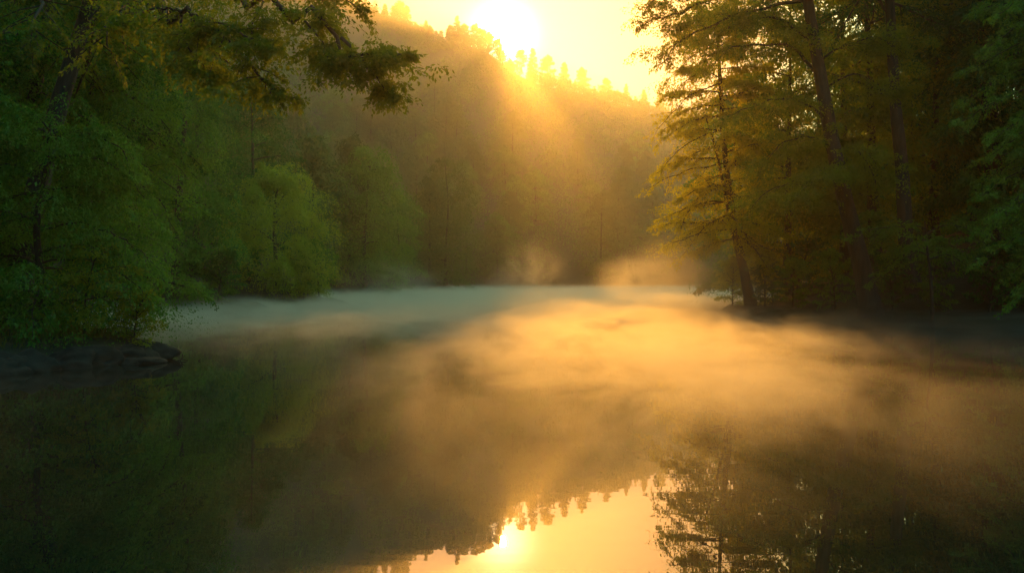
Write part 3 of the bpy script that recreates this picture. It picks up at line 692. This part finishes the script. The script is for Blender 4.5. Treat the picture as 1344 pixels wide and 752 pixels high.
q = lambda x, y: P(x, y, 26)
b0 = bz(q(1420, 440))
t = Tree(207, [b0, q(1412, 300), q(1404, 160), q(1398, 30), q(1392, -60)], 0.16, 0.05, n=20)
for ty, tx in ((338, 1296), (300, 1288), (258, 1286), (236, 1296), (205, 1300), (160, 1262), (130, 1270), (96, 1268), (60, 1300), (280, 1310), (180, 1310), (20, 1310), (365, 1320), (400, 1330)):
    d = 26 + t.rng.uniform(-1.5, 1.2)
    t.limb([q(1405, ty - 45), P((1405 + tx) / 2 + 10, ty - 42, (26 + d) / 2), P(tx, ty, d)], 0.035, own=False, ls=0.1, nsub=18, ntw=8, nlf=8, tw=0.42, sub=1.15, tb=0.7, t0=0.1, droop=0.2)
t.auto(18, 0.2, 2.8, lambda u: 1.1 - 0.4 * u, e0=5, e1=25, sag=0.25, tb=0.6, **NEAR)
place('tiered_tree', 'bright green tiered tree nearest on the shaded bank, with layered sprays', 'tree', t.base, t.build(LEAF['mid']))

r = random.Random(9)
for i, (x, y, v) in enumerate(((21, 46.5, 3), (17.5, 48, 3), (20, 48, 3), (24, 46.5, 3), (27, 44, 2), (30, 37, 2), (28, 42, 0), (31, 36, 1), (29, 30, 0), (35, 30, 1), (29, 56, 1), (31, 46, 0), (37, 40, 1), (42, 34, 0), (36, 88, 1), (34, 80, 3), (42, 100, 1), (48, 112, 0), (31, 60, 3), (27, 68, 1), (33, 69, 1), (38, 74, 0), (38, 52, 1), (45, 46, 2), (52, 42, 0),
                               (33, 72, 1), (41, 66, 0), (50, 60, 1), (60, 54, 1), (44, 82, 0), (54, 76, 1), (66, 70, 1), (58, 96, 1), (70, 88, 0), (28, 50, 1), (30, 44, 0), (33, 40, 1), (37, 62, 1), (45, 78, 0), (34, 22, 2), (40, 26, 1), (48, 32, 1), (17, 60, 2))):
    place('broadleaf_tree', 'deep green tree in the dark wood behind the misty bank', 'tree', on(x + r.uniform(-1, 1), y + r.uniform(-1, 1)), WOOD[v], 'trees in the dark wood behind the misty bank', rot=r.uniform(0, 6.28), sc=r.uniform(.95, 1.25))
for i, (x, y, v, s) in enumerate(((14.2, 40.5, 1, .7), (13.6, 43, 0, .8), (15.6, 38.6, 1, .8), (17.4, 36.6, 0, .9), (18.6, 35.6, 1, .9), (20.4, 34.2, 0, 1.05), (21.8, 33.2, 1, 1.0), (23.2, 31.8, 0, 1.1), (24.6, 30.4, 1, 1.1), (26, 28.6, 0, 1.1),
                                  (22, 36, 1, 1.2), (25, 34, 0, 1.3), (18, 40, 1, 1.1), (28, 27, 1, 1.2), (16, 45, 0, 1.1), (26, 32, 1, 1.2))):
    place('shrub', 'dark green shrub in the undergrowth along the misty bank', 'shrub', on(x, y), BUSH[v], 'undergrowth shrubs along the misty bank', rot=i * 1.3, sc=s)
GB = broad(33, 2.4, 1.6, 24, 0.03, 0.3, mat='gold', r0=0.04, ls=0.11, nsub=11, ntw=5, nlf=7, tw=0.34, sag=0.35, e0=25, e1=70)
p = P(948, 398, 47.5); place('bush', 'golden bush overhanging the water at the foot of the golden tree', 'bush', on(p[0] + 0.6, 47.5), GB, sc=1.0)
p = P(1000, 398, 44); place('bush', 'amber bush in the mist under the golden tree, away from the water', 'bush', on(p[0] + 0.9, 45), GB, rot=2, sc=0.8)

# ------------------------------------------------------------------ far hill: the wood and the trees along the skyline
def clump_tree(mb, base, H, R, rng, n, m, ls, conifer=False):
    u = (np.arange(n) + rng.uniform(0, 1, n)) / n; az = np.arange(n) * 2.4 + rng.uniform(0, 6)
    rr = ((1.0 - u) * 0.75 if conifer else np.sqrt(np.clip(1 - (2 * u - 0.95) ** 2, 0.02, 1)) * 0.7) * R * rng.uniform(0.7, 1.1, n)
    C = base + np.stack((np.cos(az) * rr, np.sin(az) * rr, H * (0.22 + 0.76 * u)), -1)
    r = (R * (1.05 - 0.85 * u) * 0.75 if conifer else R * np.full(n, 0.55)) * rng.uniform(0.7, 1.2, n)
    clump_leaves(mb, C, r, m, ls, rng, flat=0.55, droop=0.45, tb=float(rng.normal(0.5, 0.22)), mat=0)
rng = np.random.default_rng(50)
mb = MB(); cnt = 0
while cnt < 2300:
    x, y = rng.uniform(-330, 400), (rng.uniform(284, 606) if cnt < 1750 else rng.uniform(570, 606))
    if abs(x) > y * 0.72 + 25: continue
    d = float(lake_dist(np.array([x]), np.array([y]))[0])
    if d < 3: continue
    near = y < 400
    hh = rng.uniform(14, 24) if y < 560 else rng.uniform(6, 11)
    clump_tree(mb, np.array((x, y, gz(x, y) - 1)), hh, hh * rng.uniform(0.28, 0.4), rng, 8, 44 if near else 34, 0.85 if near else 1.1, rng.uniform() < 0.35)
    cnt += 1
forest = bpy.data.objects.new('forest', mb.mesh('forest', [LEAF['far']])); COL.objects.link(forest)
forest['kind'] = 'stuff'

def conifer(seed, H, R):
    rng = np.random.default_rng(seed)
    t = Tree(seed, [(0, 0, -1), (0.1, 0, H * .5), (0.15, 0.1, H)], H * 0.016, 0.04, k=6, n=10)
    nl = 34
    for i in range(nl):
        u = (i + rng.uniform(0, 1)) / nl; z = H * (0.14 + 0.86 * u); L = R * (1.02 - u) ** 0.85 * rng.uniform(0.6, 1.2) + 0.2
        a = i * 2.4 + rng.normal(0, 0.3)
        pl = limb_line(np.array((0.1, 0.05, z)), a, math.radians(-8 + 35 * u), L, 0.15, rng, 5)
        spray(t.crown, pl, rng, nsub=9, sub=0.5 * L, ntw=4, tw=0.6, nlf=5, ls=0.7, t0=0.1, twigs=False)
    return t.build(LEAF['needle'])
CON = [conifer(61, 16, 4.4), conifer(62, 20, 5.0), conifer(63, 14, 4.2)]
SKYB = [broad(64, 17, 4.5, 26, 0.3, mat='far', ls=0.8, nsub=9, ntw=4, nlf=4, tw=1.4, sag=0.15, twigs=False), broad(65, 14, 4.2, 24, 0.25, mat='far', ls=0.8, nsub=9, ntw=4, nlf=4, tw=1.4, sag=0.15, twigs=False)]
r = random.Random(21)
PEAKS = ((490, 12, 0), (505, 8, 1), (517, 10, 0), (527, 3, 0), (534, 10, 1), (559, 29, 1), (566, 36, 1), (592, 34, 0), (600, 23, 1), (609, 34, 0), (613, 34, 0), (622, 34, 0), (629, 38, 0), (634, 41, 0), (640, 43, 0), (646, 47, 0), (652, 53, 0), (657, 60, 1), (681, 67, 0),  # crowns close beside the sun are added and raised to block its light
         (699, 66, 1), (719, 77, 0), (741, 85, 1), (766, 91, 0), (798, 105, 0), (822, 112, 1), (845, 120, 1), (866, 124, 0))
CON_H, SKYB_H = (16, 20, 14), (17, 14)
for i, (px, py, con) in enumerate(PEAKS):
    y = 598 + r.uniform(-4, 4); x = (px - 672) / FPX * y
    top = CAM_H + (378 - py) / FPX * y; h = top - gz(x, y); v = r.randrange(2)
    lb = {3: 'tallest round topped tree at the high end of the skyline ridge', 8: 'tall conifer standing out on the ridge short of the sun', 16: 'round topped tree added on the ridge right beside the rising sun to block it', 19: 'tall conifer beyond the sun on the falling ridge'}.get(i)
    if con: place('conifer', lb or 'pointed conifer on the skyline of the far wooded ridge against the yellow sky', 'tree', on(x, y), CON[v], 'conifers on the skyline ridge', rot=r.uniform(0, 6), sc=h / CON_H[v])
    else: place('skyline_tree', lb or 'round topped tree on the skyline of the far wooded ridge', 'tree', on(x, y), SKYB[v], 'round topped trees on the skyline ridge', rot=r.uniform(0, 6), sc=h / SKYB_H[v])
px = 475.0
while px < 1010:
    y = RIDGE_Y + r.uniform(-10, 6); x = (px - 672) / FPX * y
    sm = 1.0 if px < 600 else 0.72
    if 642 < px < 650: pass
    elif r.random() < 0.5:
        place('conifer', 'pointed conifer on the skyline of the far wooded ridge against the yellow sky', 'tree', on(x, y), CON[r.randrange(3)], 'conifers on the skyline ridge', rot=r.uniform(0, 6), sc=sm * r.uniform(.4, .75))
    else:
        place('skyline_tree', 'round topped tree on the skyline of the far wooded ridge', 'tree', on(x, y), SKYB[r.randrange(2)], 'round topped trees on the skyline ridge', rot=r.uniform(0, 6), sc=sm * r.uniform(.45, .75))
    px += r.uniform(4, 10)

# ------------------------------------------------------------------ rocks, driftwood, grass on the point
def rock_mesh(seed, sx, sy, sz):
    rng = np.random.default_rng(seed); n, kk = 22, 34
    th = np.linspace(0, math.pi, n)[:, None]; ph = (np.arange(kk) / kk * 2 * math.pi)[None, :]
    D = np.stack((np.sin(th) * np.cos(ph), np.sin(th) * np.sin(ph), np.cos(th) * np.ones_like(ph)), -1)
    r = np.ones(D.shape[:2])
    for q in range(14):                        # flat broken faces
        nrm = unit(rng.normal(size=3)); h = rng.uniform(0.55, 0.95)
        c = D @ nrm; r = np.where(c > 1e-3, np.minimum(r, h / np.maximum(c, 1e-3)), r)
    for q in range(10):
        w = rng.normal(size=3) * rng.uniform(3, 9); r = r + 0.022 * np.sin(D @ w + rng.uniform(0, 6))
    V = D * r[..., None] * np.array((sx, sy, sz))
    i, j = np.meshgrid(np.arange(n - 1), np.arange(kk), indexing='ij'); j2 = (j + 1) % kk
    mb = MB(); mb.add(V, np.stack((i * kk + j, (i + 1) * kk + j, (i + 1) * kk + j2, i * kk + j2), -1))
    return mb.mesh('rock', [ROCK], False)
for i, (px, py, Y, sx, sy, sz, rz, lb) in enumerate((
        (204, 464, 17.9, .62, .46, .27, .2, 'low dark rock at the very tip of the point'),
        (180, 464, 17.6, .62, .44, .32, -.3, 'long low ledge rock next to the rock at the tip of the point'),
        (158, 468, 17.2, .55, .42, .30, .5, 'dark boulder in the middle of the ledge under the sapling'),
        (128, 474, 16.6, .60, .45, .34, -.1, 'big dark boulder of the ledge below the grass'),
        (92, 478, 16.1, .62, .48, .36, .3, 'dark blocky boulder where the ledge meets the earth bank'),
        (50, 484, 15.6, .66, .50, .42, -.2, 'dark boulder half buried in the earth bank at the water'),
        (10, 488, 15.1, .70, .55, .45, .1, 'dark bank boulder farthest from the tip of the point'),
        (196, 473, 17.1, .34, .25, .10, .4, 'flat wet stone lying in the water in front of the ledge'),
        (170, 475, 16.9, .40, .22, .09, -.2, 'thin flat slab of stone just above the water by the ledge'))):
    p = P(px, py, Y)
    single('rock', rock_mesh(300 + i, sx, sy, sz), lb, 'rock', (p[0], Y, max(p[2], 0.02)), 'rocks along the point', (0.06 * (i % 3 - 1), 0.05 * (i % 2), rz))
mb = MB(); rng = np.random.default_rng(8)
c = P(239, 462, 17.6); c[2] = 0
for (a, bb, cc, r0) in (((-.11, 0, .0), (0, .02, .03), (.13, -.02, .01), .016), ((-.02, 0, .02), (0, 0, .08), (.01, .01, .15), .016), ((.01, 0, .06), (.04, 0, .09), (.06, 0, .11), .01), ((-.04, .02, .0), (-.05, .01, .05), (-.06, 0, .07), .01)):
    tube(mb, spline([a, bb, cc], 7), np.linspace(r0, r0 * .5, 7), 5)
single('driftwood', mb.mesh('driftwood', [BARK], True), 'small dark forked driftwood stub poking out of the water off the rocky point', 'driftwood', c)
mb = MB(); tube(mb, spline([(-.03, 0, -.01), (0, 0, .02), (.02, 0, .035)], 5), 0.012, 5)
c = P(262, 461, 17.6); c[2] = 0
single('twig', mb.mesh('twig', [BARK], True), 'tiny twig tip above the water beyond the forked driftwood', 'driftwood', c)

m = leaf_mat('grass_blade', (0.05, 0.06, 0.012), (0.11, 0.10, 0.02))
mb = MB(); rng = np.random.default_rng(12); n = 5200
gxx = rng.uniform(-13.5, -8.6, n); gyy = rng.uniform(13.5, 19.6, n)
dd = lake_dist(gxx, gyy); kp = (dd > 0.45) & (dd < 2.2); gxx, gyy = gxx[kp], gyy[kp]
pos = np.stack((gxx, gyy, ground(gxx, gyy) - 0.01), -1)
dr = np.array([0, 0, 1.0]) + rng.normal(0, 0.35, pos.shape)
leaves(mb, pos, dr, rng.normal(size=pos.shape), rng.uniform(0.12, 0.30, len(pos)), rng.uniform(0, 1, len(pos)), 0, 0.10)
grass = bpy.data.objects.new('grass', mb.mesh('grass', [m])); COL.objects.link(grass)
grass['kind'] = 'stuff'
